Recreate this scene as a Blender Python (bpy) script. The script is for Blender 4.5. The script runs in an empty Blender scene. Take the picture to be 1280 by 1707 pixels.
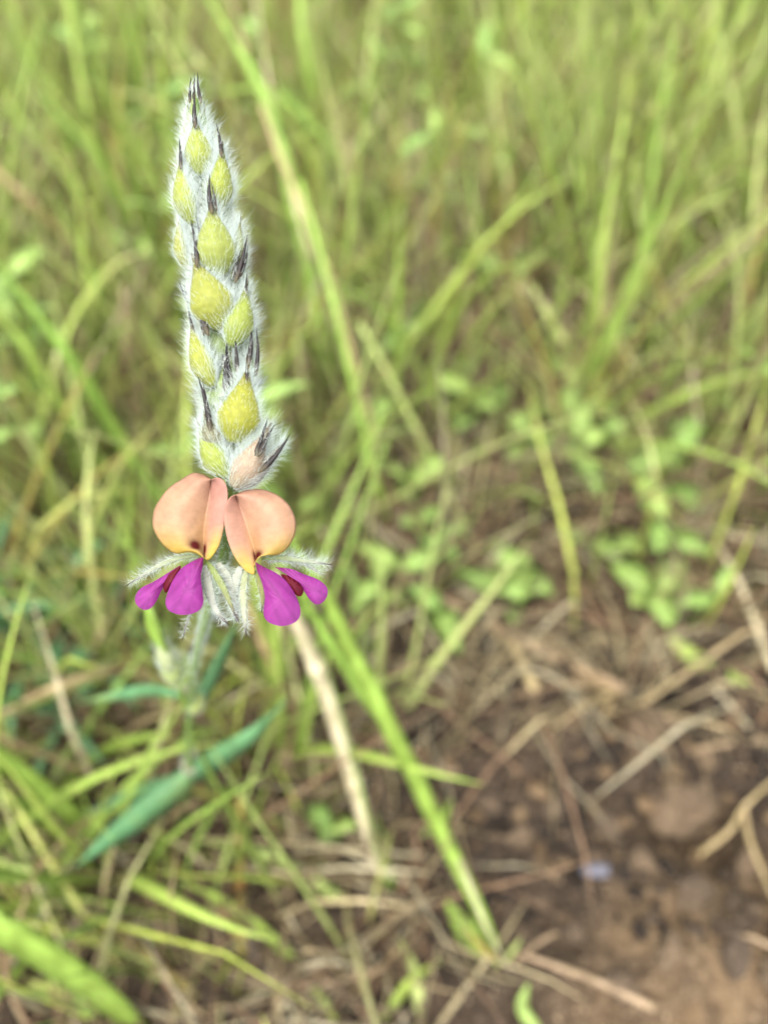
import bpy, math, random
import numpy as np
from mathutils import Vector, Matrix, noise

random.seed(7)
rng = np.random.default_rng(7)
S = bpy.context.scene
COL = S.collection

# ------------------------------------------------------------------ camera
H = 0.25                       # camera height above the soil (m)
PITCH = math.radians(55)       # looking down
FPX = 1340.0                   # focal length in pixels of the 1280 x 1707 photograph
FOCUS = 0.100
cam = bpy.data.cameras.new('camera')
cam_o = bpy.data.objects.new('camera', cam)
COL.objects.link(cam_o)
cam.sensor_fit = 'VERTICAL'
cam.sensor_width = 4.8
cam.sensor_height = 6.4
cam.lens = FPX * 6.4 / 1707.0
cam.clip_start = 0.005
cam.clip_end = 400
cam.dof.use_dof = True
cam.dof.focus_distance = FOCUS
cam.dof.aperture_fstop = 1.65
cam_o.location = (0, 0, H)
cam_o.rotation_euler = (math.radians(90) - PITCH, 0, 0)
S.camera = cam_o

# ------------------------------------------------------------------ sky, sun, exposure
SUN_EL, SUN_AZ = math.radians(68), math.radians(205)
w = bpy.data.worlds.new('World')
S.world = w
w.use_nodes = True
nt = w.node_tree
bg = nt.nodes['Background']
sky = nt.nodes.new('ShaderNodeTexSky')
sky.sky_type = 'NISHITA'
sky.sun_disc = False
sky.sun_elevation = SUN_EL
sky.sun_rotation = SUN_AZ
sky.dust_density = 3.0
hs = nt.nodes.new('ShaderNodeHueSaturation')      # overcast: a paler sky
hs.inputs['Saturation'].default_value = 0.35
nt.links.new(sky.outputs[0], hs.inputs['Color'])
nt.links.new(hs.outputs[0], bg.inputs['Color'])
bg.inputs['Strength'].default_value = 0.15
sun = bpy.data.lights.new('sun', 'SUN')
sun.energy = 1.35
sun.angle = math.radians(50)
sun.color = (1.0, 0.96, 0.88)
sun_o = bpy.data.objects.new('sun', sun)
COL.objects.link(sun_o)
sd = Vector((math.sin(SUN_AZ) * math.cos(SUN_EL), math.cos(SUN_AZ) * math.cos(SUN_EL), math.sin(SUN_EL)))
sun_o.rotation_euler = sd.to_track_quat('Z', 'Y').to_euler()
sun_o.location = sd * 3
S.view_settings.view_transform = 'Standard'
S.view_settings.look = 'None'
S.view_settings.gamma = 1
S.view_settings.exposure = 2.0
S.cycles.use_denoising = True
S.cycles.max_bounces = 4
S.cycles.transmission_bounces = 4

# ------------------------------------------------------------------ geometry of the view
CAM = np.array([0, 0, H])
FW = np.array([0, math.cos(PITCH), -math.sin(PITCH)])
RT = np.array([1.0, 0, 0])
UP = np.array([0, math.sin(PITCH), math.cos(PITCH)])

def P(px, py, d):
    """world point seen at a photo pixel, d metres deep"""
    return CAM + d * (FW + RT * (px - 640) / FPX + UP * (853.5 - py) / FPX)

def gdepth(px, py, z=0.0):
    dz = FW[2] + UP[2] * (853.5 - py) / FPX
    return (z - H) / dz

def G(px, py, z=0.0):
    return P(px, py, gdepth(px, py, z))

def proj(p):
    q = np.asarray(p) - CAM
    d = q @ FW
    d = np.where(np.abs(d) < 1e-6, 1e-6, d)
    return 640 + FPX * (q @ RT) / d, 853.5 - FPX * (q @ UP) / d, d

def _hash(i, j, k):
    h = (i.astype(np.int64) * 374761393 + j.astype(np.int64) * 668265263 + k * 1274126177) & 0xffffffff
    h = ((h ^ (h >> 13)) * 1274126177) & 0xffffffff
    return ((h ^ (h >> 16)) & 0xffff) / 32767.5 - 1
def vn(x, y, k=0):
    """smooth noise in -1..1, arrays welcome"""
    x = np.asarray(x, float); y = np.asarray(y, float)
    i = np.floor(x); j = np.floor(y); u = x - i; v = y - j
    u = u * u * u * (u * (u * 6 - 15) + 10); v = v * v * v * (v * (v * 6 - 15) + 10)
    a = _hash(i, j, k) * (1 - u) + _hash(i + 1, j, k) * u
    b = _hash(i, j + 1, k) * (1 - u) + _hash(i + 1, j + 1, k) * u
    return a * (1 - v) + b * v
def hgt(x, y):
    """soil relief"""
    z = .007 * vn(x * 12, y * 12, 1) + .0045 * vn(x * 37 + y * 9, y * 37 - x * 9, 2) + .0042 * vn(x * 95 + y * 40, y * 95 - x * 40, 3) + .0026 * vn(x * 210 - y * 60, y * 210 + x * 60, 4)
    for (cx, cy, r, dz) in PITS:
        z = z + dz * np.exp(-((x - cx) ** 2 + (y - cy) ** 2) / (r * r))
    return z if np.ndim(z) else float(z)

PITS = []
for (px, py, r, dz) in ((1175, 1385, .016, -.026), (1070, 1165, .016, -.016), (1180, 1540, .028, .010), (1110, 1270, .010, .008), (60, 1240, .02, -.010)):
    g = G(px, py)
    PITS.append((g[0], g[1], r, dz))

# ------------------------------------------------------------------ materials
def srgb(r, g, b):
    f = lambda c: ((c / 255 + 0.055) / 1.055) ** 2.4 if c > 10.3 else c / 255 / 12.92
    return (f(r), f(g), f(b), 1)

def mat_base(name):
    m = bpy.data.materials.new(name)
    m.use_nodes = True
    t = m.node_tree
    p = t.nodes['Principled BSDF']
    return m, t, p

def mix_color(t, a, b, fac, blend='MIX'):
    n = t.nodes.new('ShaderNodeMix')
    n.data_type = 'RGBA'
    n.blend_type = blend
    for k, v in ((0, fac), (6, a), (7, b)):
        if hasattr(v, 'is_output'):
            t.links.new(v, n.inputs[k])
        else:
            n.inputs[k].default_value = v
    return n.outputs[2]

def noise_fac(t, scale, detail=3, coord='Object', lo=.35, hi=.65, stretch=None):
    tc = t.nodes.new('ShaderNodeTexCoord')
    n = t.nodes.new('ShaderNodeTexNoise')
    n.inputs['Scale'].default_value = scale
    n.inputs['Detail'].default_value = detail
    src = tc.outputs[coord]
    if stretch:
        mp = t.nodes.new('ShaderNodeMapping')
        mp.inputs['Scale'].default_value = stretch
        t.links.new(src, mp.inputs[0])
        src = mp.outputs[0]
    t.links.new(src, n.inputs['Vector'])
    mr = t.nodes.new('ShaderNodeMapRange')
    mr.inputs[1].default_value = lo
    mr.inputs[2].default_value = hi
    t.links.new(n.outputs[0], mr.inputs[0])
    return mr.outputs[0], n

def translucent_out(t, p, col, amount):
    """adds light that passes through a thin leaf or petal"""
    tr = t.nodes.new('ShaderNodeBsdfTranslucent')
    if hasattr(col, 'is_output'):
        t.links.new(col, tr.inputs[0])
    else:
        tr.inputs[0].default_value = col
    mx = t.nodes.new('ShaderNodeMixShader')
    mx.inputs[0].default_value = amount
    t.links.new(p.outputs[0], mx.inputs[1])
    t.links.new(tr.outputs[0], mx.inputs[2])
    t.links.new(mx.outputs[0], t.nodes['Material Output'].inputs[0])

def leaf_mat(name, ca, cb, cc=None, trans=.35, rough=.5, scale=260, attr=None):
    """two-tone leaf; the tone differs per object, with blotches and a third tone for tired patches"""
    m, t, p = mat_base(name)
    if attr:
        at = t.nodes.new('ShaderNodeAttribute')
        at.attribute_name = attr
        col = at.outputs[0]
    else:
        oi = t.nodes.new('ShaderNodeObjectInfo')
        col = mix_color(t, ca, cb, oi.outputs['Random'])
    f, _ = noise_fac(t, scale, 3, stretch=(1, 1, .2))
    dark = mix_color(t, col, (.62, .62, .55, 1), 1.0, 'MULTIPLY')
    col2 = mix_color(t, dark, col, f)
    if cc:
        f2, _ = noise_fac(t, scale * .35, 2, lo=.56, hi=.72)
        col2 = mix_color(t, col2, cc, f2)
    t.links.new(col2, p.inputs['Base Color'])
    p.inputs['Roughness'].default_value = rough
    p.inputs['Specular IOR Level'].default_value = .35
    translucent_out(t, p, col2, trans)
    return m

M = {}
M['blade'] = leaf_mat('grass_blade', srgb(184, 204, 98), srgb(144, 182, 82), srgb(196, 186, 120))
M['blade_pale'] = leaf_mat('pale_grass_blade', srgb(204, 212, 136), srgb(178, 200, 112), srgb(206, 190, 140))
M['blade_old'] = leaf_mat('yellowing_blade', srgb(186, 172, 98), srgb(150, 142, 70), srgb(150, 112, 66))
M['lime'] = leaf_mat('lime_blade', srgb(168, 196, 92), srgb(152, 188, 86), trans=.4, rough=.45)
M['teal'] = leaf_mat('bluish_leaf', srgb(96, 144, 98), srgb(112, 158, 108), srgb(132, 154, 92), trans=.3, rough=.55, scale=140)
M['weed'] = leaf_mat('weed_leaf', srgb(168, 192, 104), srgb(140, 174, 92), trans=.4)
M['straw'] = leaf_mat('straw', srgb(186, 166, 124), srgb(140, 112, 78), srgb(104, 78, 56), trans=.1, rough=.7)
M['straw_pale'] = leaf_mat('pale_straw', srgb(206, 194, 160), srgb(192, 178, 142), srgb(168, 150, 118), trans=.1, rough=.6)
M['rusty'] = leaf_mat('reddish_straw', srgb(146, 124, 98), srgb(160, 138, 110), srgb(108, 90, 70), trans=.1, rough=.7)
M['twig'] = leaf_mat('dark_twig', srgb(96, 84, 78), srgb(80, 66, 56), trans=0, rough=.8)
M['sward'] = leaf_mat('sward', None, None, attr='tone', trans=.35)
M['litter'] = leaf_mat('litter', None, None, attr='tone', trans=.1, rough=.75)

# plant parts carry a pigment attribute named tone
def pigment(name, trans, rough, bump=0, scale=900, var=.12, sheen=0):
    m, t, p = mat_base(name)
    at = t.nodes.new('ShaderNodeAttribute')
    at.attribute_name = 'tone'
    f, n = noise_fac(t, scale, 3)
    d = mix_color(t, at.outputs[0], (1 - var, 1 - var, 1 - var, 1), 1.0, 'MULTIPLY')
    col = mix_color(t, d, at.outputs[0], f)
    t.links.new(col, p.inputs['Base Color'])
    p.inputs['Roughness'].default_value = rough
    p.inputs['Specular IOR Level'].default_value = .3
    if sheen:
        p.inputs['Sheen Weight'].default_value = sheen
    if bump:
        b = t.nodes.new('ShaderNodeBump')
        b.inputs['Strength'].default_value = bump
        b.inputs['Distance'].default_value = .0002
        t.links.new(n.outputs[0], b.inputs['Height'])
        t.links.new(b.outputs[0], p.inputs['Normal'])
    translucent_out(t, p, col, trans)
    return m
M['petal'] = pigment('petal', .42, .55, .5, 900, .14)
M['calyx'] = pigment('calyx', .25, .6, .5, 1500, .2, .1)
M['awn'] = pigment('awn', .05, .55, .3, 1600, .4)
M['stem'] = pigment('stem', .1, .55, .3, 600, .15)
m, t, p = mat_base('white_fuzz')
p.inputs['Base Color'].default_value = (.80, .86, .82, 1)
p.inputs['Roughness'].default_value = .5
translucent_out(t, p, (.80, .86, .82, 1), .62)
M['fuzz'] = m
m, t, p = mat_base('dew')
p.inputs['Transmission Weight'].default_value = 1
p.inputs['Roughness'].default_value = .02
p.inputs['IOR'].default_value = 1.33
M['dew'] = m

m, t, p = mat_base('soil')
at = t.nodes.new('ShaderNodeAttribute'); at.attribute_name = 'tone'
f, n1 = noise_fac(t, 320, 10, lo=.34, hi=.62)
d = mix_color(t, at.outputs[0], (.52, .47, .43, 1), 1.0, 'MULTIPLY')
col = mix_color(t, d, at.outputs[0], f)
f2, n2 = noise_fac(t, 900, 3, lo=.62, hi=.7)
col = mix_color(t, col, srgb(150, 130, 104), f2)
t.links.new(col, p.inputs['Base Color'])
p.inputs['Roughness'].default_value = .9
p.inputs['Specular IOR Level'].default_value = .2
b = t.nodes.new('ShaderNodeBump'); b.inputs['Strength'].default_value = .9; b.inputs['Distance'].default_value = .004
t.links.new(n1.outputs[0], b.inputs['Height']); t.links.new(b.outputs[0], p.inputs['Normal'])
M['soil'] = m
def clod_mat(name, a, b_):
    m, t, p = mat_base(name)
    oi = t.nodes.new('ShaderNodeObjectInfo')
    c0 = mix_color(t, a, b_, oi.outputs['Random'])
    f, n1 = noise_fac(t, 3.5, 8)
    c1 = mix_color(t, c0, (.5, .46, .42, 1), 1.0, 'MULTIPLY')
    c = mix_color(t, c1, c0, f)
    t.links.new(c, p.inputs['Base Color'])
    p.inputs['Roughness'].default_value = .9
    b = t.nodes.new('ShaderNodeBump'); b.inputs['Strength'].default_value = .8; b.inputs['Distance'].default_value = .0008
    t.links.new(n1.outputs[0], b.inputs['Height']); t.links.new(b.outputs[0], p.inputs['Normal'])
    return m
M['clod'] = clod_mat('clod', srgb(104, 87, 65), srgb(76, 63, 48))
M['stone'] = clod_mat('grey_stone', srgb(98, 98, 108), srgb(88, 88, 98))

# ------------------------------------------------------------------ object helpers
def mesh_obj(name, verts, faces, mat, parent=None, tone=None, smooth=True):
    me = bpy.data.meshes.new(name)
    me.from_pydata([tuple(v) for v in verts], [], faces)
    if tone is not None:
        a = me.color_attributes.new('tone', 'FLOAT_COLOR', 'POINT')
        arr = np.ones((len(verts), 4), np.float32)
        tn = np.asarray(tone, np.float32)
        arr[:, :tn.shape[1]] = tn
        a.data.foreach_set('color', arr.ravel())
    if smooth:
        me.polygons.foreach_set('use_smooth', [True] * len(me.polygons))
    me.materials.append(mat)
    return link(name, me, parent)

def big_mesh(name, V, F_, mat, tone):
    """many quads at once"""
    me = bpy.data.meshes.new(name)
    n, m = len(V), len(F_)
    me.vertices.add(n); me.vertices.foreach_set('co', np.ascontiguousarray(V, np.float32).ravel())
    me.loops.add(m * 4); me.loops.foreach_set('vertex_index', np.ascontiguousarray(F_, np.int32).ravel())
    me.polygons.add(m); me.polygons.foreach_set('loop_start', np.arange(m, dtype=np.int32) * 4)
    me.polygons.foreach_set('use_smooth', np.ones(m, bool))
    me.update(calc_edges=True)
    a = me.color_attributes.new('tone', 'FLOAT_COLOR', 'POINT')
    arr = np.ones((n, 4), np.float32); arr[:, :3] = tone
    a.data.foreach_set('color', arr.ravel())
    me.materials.append(mat)
    return link(name, me)

def link(name, me, parent=None):
    o = bpy.data.objects.new(name, me)
    COL.objects.link(o)
    if parent is not None:
        o.parent = parent
    return o

def tag(o, label=None, cat=None, group=None, kind=None):
    for k, v in (('label', label), ('category', cat), ('group', group), ('kind', kind)):
        if v:
            o[k] = v
    return o

def empty(name, loc, label, cat, group=None):
    o = bpy.data.objects.new(name, None)
    o.empty_display_size = .01
    o.location = tuple(loc)
    COL.objects.link(o)
    return tag(o, label, cat, group)

def keep(o):
    """geometry written in world coordinates: parented without moving"""
    o.matrix_parent_inverse = Matrix.Translation(-o.parent.location) if o.parent else Matrix()
    return o

def unit(v):
    v = np.asarray(v, float)
    return v / (np.linalg.norm(v) + 1e-12)

def spline(pts, n):
    """Catmull-Rom through pts, n samples evenly spread by length"""
    pts = np.asarray(pts, float)
    if len(pts) == 2:
        k = np.linspace(0, 1, n)[:, None]
        return pts[0] * (1 - k) + pts[1] * k
    q = np.vstack([2 * pts[0] - pts[1], pts, 2 * pts[-1] - pts[-2]])
    out = []
    for i in range(1, len(q) - 2):
        p0, p1, p2, p3 = q[i - 1], q[i], q[i + 1], q[i + 2]
        for u in np.linspace(0, 1, 16, endpoint=False):
            out.append(.5 * (2 * p1 + (p2 - p0) * u + (2 * p0 - 5 * p1 + 4 * p2 - p3) * u * u + (3 * p1 - p0 - 3 * p2 + p3) * u ** 3))
    out.append(pts[-1])
    out = np.array(out)
    s = np.concatenate([[0], np.cumsum(np.linalg.norm(np.diff(out, axis=0), axis=1))])
    t = np.linspace(0, s[-1], n)
    return np.stack([np.interp(t, s, out[:, k]) for k in range(out.shape[1])], 1)

def tube(path, radii, sides=8, flat=1.0, ref=None):
    path = np.asarray(path, float)
    n = len(path)
    verts, faces = [], []
    ref = np.array([.3, -.5, .8]) if ref is None else ref
    for i in range(n):
        tg = unit(path[min(i + 1, n - 1)] - path[max(i - 1, 0)])
        a = unit(np.cross(tg, ref)); b = np.cross(tg, a)
        for k in range(sides):
            an = 2 * math.pi * k / sides
            verts.append(path[i] + radii[i] * (a * math.cos(an) + b * flat * math.sin(an)))
    for i in range(n - 1):
        for k in range(sides):
            k2 = (k + 1) % sides
            faces.append((i * sides + k, i * sides + k2, (i + 1) * sides + k2, (i + 1) * sides + k))
    faces.append(tuple(range(sides))[::-1])
    faces.append(tuple((n - 1) * sides + k for k in range(sides)))
    return verts, faces

def ribbon(path, width, normal, fold=.22, thick=.00018):
    """a folded leaf blade with a little thickness: five points round each section"""
    path = np.asarray(path, float)
    n = len(path)
    verts, faces = [], []
    for i in range(n):
        tg = unit(path[min(i + 1, n - 1)] - path[max(i - 1, 0)])
        side = unit(np.cross(tg, normal if np.ndim(normal) == 1 else normal[i]))
        nn = unit(np.cross(side, tg))
        wd = width[i] / 2
        th = min(thick, wd * .5)
        verts += [path[i] - side * wd + nn * wd * fold, path[i] - nn * 0, path[i] + side * wd + nn * wd * fold, path[i] - nn * th * 2.2]
    for i in range(n - 1):
        a, b = i * 4, (i + 1) * 4
        for k in range(4):
            k2 = (k + 1) % 4
            faces.append((a + k, a + k2, b + k2, b + k))
    faces.append((3, 2, 1, 0))
    e = (n - 1) * 4
    faces.append((e, e + 1, e + 2, e + 3))
    return verts, faces

def blade_path(L, az, lean, bend, n=9, wob=0.0):
    """points of a grass blade that leaves the soil near upright and arches over"""
    pts = [np.zeros(3)]
    for i in range(1, n):
        tt = (i - .5) / (n - 1)
        ph = lean + bend * tt ** 1.6
        a = az + wob * math.sin(3 * tt)
        pts.append(pts[-1] + L / (n - 1) * np.array([math.sin(ph) * math.cos(a), math.sin(ph) * math.sin(a), math.cos(ph)]))
    return np.array(pts)

def blade_width(wd, n, kind=0):
    t = np.linspace(0, 1, n)
    return wd * np.maximum(.04, (.62 + .38 * np.minimum(1, t * 4)) * (1 - t ** (2.0 + kind)))

def geo(parts):
    V, Fc = [], []
    for v, f in parts:
        o = len(V)
        V += list(v)
        Fc += [tuple(i + o for i in q) for q in f]
    return V, Fc

# ------------------------------------------------------------------ the soil
def axis(a0, a1, step, far, grow=1.35):
    a = list(np.arange(a0, a1 + step / 2, step))
    s, v = step, a1
    hi = []
    while v < far:
        s *= grow; v += s; hi.append(v)
    s, v = step, a0
    lo = []
    while v > -far:
        s *= grow; v -= s; lo.append(v)
    return np.array(lo[::-1] + a + hi)
xs = axis(-.34, .34, .0027, 120)
ys = axis(.0, .62, .0027, 120)
dryp = G(1180, 1540); dryq = G(1130, 1640)
c_dark, c_mid, c_dry, c_grass = (np.array(srgb(*c)[:3]) for c in ((38, 32, 27), (68, 57, 45), (108, 90, 67), (118, 116, 62)))
gx, gy = np.meshgrid(xs, ys)
gx, gy = gx.ravel(), gy.ravel()
gv = np.stack([gx, gy, hgt(gx, gy)], 1)
k = np.clip(.5 + .6 * vn(gx * 22, gy * 22, 11) + .45 * vn(gx * 90, gy * 90, 12), 0, 1)[:, None]
gt = c_dark * (1 - k) + c_mid * k
e = np.maximum(*[np.exp(-((gx - q[0]) ** 2 + (gy - q[1]) ** 2) / .03 ** 2) for q in (dryp, dryq)])
e = np.clip(e * (.7 + .6 * vn(gx * 60, gy * 60, 13) + .4 * vn(gx * 170, gy * 170, 14)), 0, 1)[:, None]
gt = gt * (1 - e) + c_dry * e
f = np.clip((np.hypot(gx, gy) - 1.4) / 1.2, 0, 1)[:, None]
gt = gt * (1 - f) + c_grass * f
nx = len(xs)
gi = (np.arange(len(ys) - 1)[:, None] * nx + np.arange(nx - 1)[None]).ravel()
ground = big_mesh('ground', gv, np.stack([gi, gi + 1, gi + nx + 1, gi + nx], 1), M['soil'], gt)
tag(ground, 'dark brown crumbly soil under the grass', 'soil', kind='structure')

def rock(seed, sub=2, rough=.3, sharp=0):
    """lumpy clod, unit radius"""
    import bmesh
    bm = bmesh.new()
    bmesh.ops.create_icosphere(bm, subdivisions=sub, radius=1)
    for v in bm.verts:
        d = v.co.normalized()
        k = 1 + rough * noise.noise(d * 1.6 + Vector((seed * 7.1, 0, 0))) * 1.6 + rough * .6 * noise.noise(d * 4 + Vector((0, seed * 3.3, 0)))
        k += sharp * (abs(noise.noise(d * 3.2 + Vector((seed, 2, 1)))) * .5 + noise.noise(d * 8 + Vector((seed, 5, 1))) * .16)
        v.co = Vector((d.x * k, d.y * k * (.8 + .2 * math.sin(seed)), d.z * k * .68))
    vs = [np.array(v.co) for v in bm.verts]
    fs = [tuple(v.index for v in f.verts) for f in bm.faces]
    bm.free()
    return vs, fs

# crumbs nobody could count
parts, ctone = [], []
base_r = [rock(i, 1, .35) for i in range(6)]
for i in range(6500):
    x = rng.uniform(-.3, .34) if i % 3 else rng.uniform(.0, .2); y = rng.uniform(.02, .55) if i % 3 else rng.uniform(.03, .22)
    r = .0006 + .0036 * rng.random() ** 2.8
    v, f = base_r[i % 6]
    a = rng.uniform(0, 6.28); ca, sa = math.cos(a), math.sin(a)
    z = hgt(x, y)
    ctone += [(c_dark, c_mid, c_mid, c_dry)[int(rng.integers(4))] * rng.uniform(.7, 1.2)] * len(v)
    parts.append(([np.array([(q[0] * ca - q[1] * sa) * r + x, (q[0] * sa + q[1] * ca) * r + y, q[2] * r + z + r * .25]) for q in v], f))
nv = len(base_r[0][0])
ctone = [c for k, c in enumerate(ctone) if (k // nv) % 3 != 1]
parts = [q for k, q in enumerate(parts) if k % 3 != 1]
V, Fc = geo(parts)
tag(mesh_obj('soil_crumbs', V, Fc, M['soil'], tone=ctone), 'small brown crumbs scattered over the bare soil', 'soil', kind='stuff')

LAND = [('the flowering plant', 335, 1490), ('the bleached straw stalk', 636, 1470), ('the long lime blade', 832, 1590), ('the thick pale green stem', 1070, 760),
        ('the slender upright green stem', 850, 760), ('the grey green slanting stem', 790, 910), ('the tall mauve straw', 665, 880), ('the fallen reddish straw', 760, 1010),
        ('the oval leaved weed', 850, 580), ('the wide soft green blade', 1150, 700), ('the white dry leaf fleck', 990, 330), ('the level yellow green blade', 1330, 300),
        ('the grey slanting straw', 200, 520), ('the short rusty stem', 240, 720), ('the broad lime blade over thatch', 235, 1715), ('the broad upright green blade', 560, 560),
        ('the lone pale weed', 160, 270), ('the dark soil hollow', 1165, 1380), ('the short white straw', 110, 700)]
LAND = [(n, G(a, b)) for n, a, b in LAND]
SOIL_LAND = [(n, G(a, b)) for n, a, b in (('the dark hollow', 1165, 1380), ('the bluish grey stone', 985, 1458), ('the pale dry soil patch', 1180, 1540),
             ('the awns of the fallen reddish straw', 950, 1190), ('the foot of the long lime blade', 832, 1590), ('the bent pale root', 1240, 1345), ('the bleached straw stalk', 636, 1470))]
def near(x, y, land=None):
    return min(land or LAND, key=lambda q: (q[1][0] - x) ** 2 + (q[1][1] - y) ** 2)[0]
# clods and stones one can tell apart
clods = [(1088, 1235, .0085), (1132, 1322, .0090), (1060, 1215, .0034), (1175, 1255, .0036), (1010, 1165, .0042), (925, 1340, .0040),
         (870, 1400, .0036), (1060, 1445, .0032), (1140, 1500, .0042), (1215, 1520, .0036), (1195, 1600, .0046), (1085, 1600, .0036),
         (960, 1560, .0034), (1250, 1450, .0040), (905, 1500, .0028), (1010, 1380, .0030), (820, 1330, .0036), (1020, 1650, .0036),
         (1225, 1180, .0040), (790, 1440, .0028), (1260, 1640, .0040), (880, 1270, .0030), (700, 1560, .0030), (540, 1590, .0034)]
clod_me = []
for i in range(7):
    v, f = rock(i + 20, 4, .42, .9)
    o = mesh_obj('soil_clod', v, f, M['clod'])
    clod_me.append(o.data)
    bpy.data.objects.remove(o)
for i, (px, py, r) in enumerate(clods):
    g = G(px, py)
    o = link('soil_clod', clod_me[i % 7])
    o.location = (g[0], g[1], hgt(g[0], g[1]) + r * .22)
    o.scale = (r, r * (.8 + .3 * rng.random()), r * (.8 + .4 * rng.random()))
    o.rotation_euler = (0, 0, rng.uniform(0, 6.3))
    if i == 0:
        tag(o, 'tan lumpy clod of earth beside the dark hollow in bare soil', 'soil clod')
    elif i == 1:
        tag(o, 'largest tan clod of earth at the rim of the dark hollow', 'soil clod')
    else:
        tag(o, f"{'larger' if r > .0038 else 'small'} brown clod of earth near {near(g[0], g[1], SOIL_LAND)}", 'soil clod', 'brown clods on the bare soil')
v, f = rock(55, 3, .25)
g = G(985, 1458)
o = mesh_obj('stone', v, f, M['stone'])
o.location = (g[0], g[1], hgt(g[0], g[1]) + .001); o.scale = (.0042, .0032, .0026)
tag(o, 'small bluish grey stone alone on the bare brown soil', 'stone')

# ------------------------------------------------------------------ grass: where it grows
def dens(px, py):
    if px < 560:
        if py < 1000: return 1.0
        if py < 1200: return .9
        return .8 if px < 430 else .4
    k = 1.0
    if py > 560: k = .8
    if py > 760: k = .5
    if py > 880: k = .24
    if py > 1000: k = .12 if px < 1000 else .2
    if py > 1100: k = .3 if px < 700 else .1 if px < 800 else 0
    return k

def blocked(pts, soil=True):
    """true when a blade would stand between the camera and the flower or over the bare soil"""
    px, py, d = proj(pts)
    if np.any((d < .155) & (px > -250) & (px < 1530) & (py > -350) & (py < 2100)):
        return True
    if np.any(np.linalg.norm(pts - CAM, axis=1) < .16):
        return True
    if soil and np.mean((px > 730 + (py - 1050) * .2) & (px < 1300) & (py > 1080)) > .12:
        return True
    return False

def grow_spot(xr, yr):
    while True:
        x = rng.uniform(*xr); y = rng.uniform(*yr)
        px, py, d = proj(np.array([x, y, 0]))
        k = 1.0
        if -200 < px < 1480 and -150 < py < 1900:
            k = dens(px, py)
        elif py >= 1900:
            k = .15
        if rng.random() < k:
            return x, y, px, py

greens = np.array([srgb(194, 206, 100), srgb(168, 194, 92), srgb(210, 214, 126), srgb(222, 220, 156), srgb(146, 176, 88), srgb(190, 208, 118)])[:, :3]
browns = np.array([srgb(188, 172, 132), srgb(150, 130, 98), srgb(172, 152, 114), srgb(118, 100, 78), srgb(206, 194, 160), srgb(160, 128, 100)])[:, :3]
def dens_v(px, py):
    return np.array([dens(a, b) for a, b in zip(px, py)])

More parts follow.
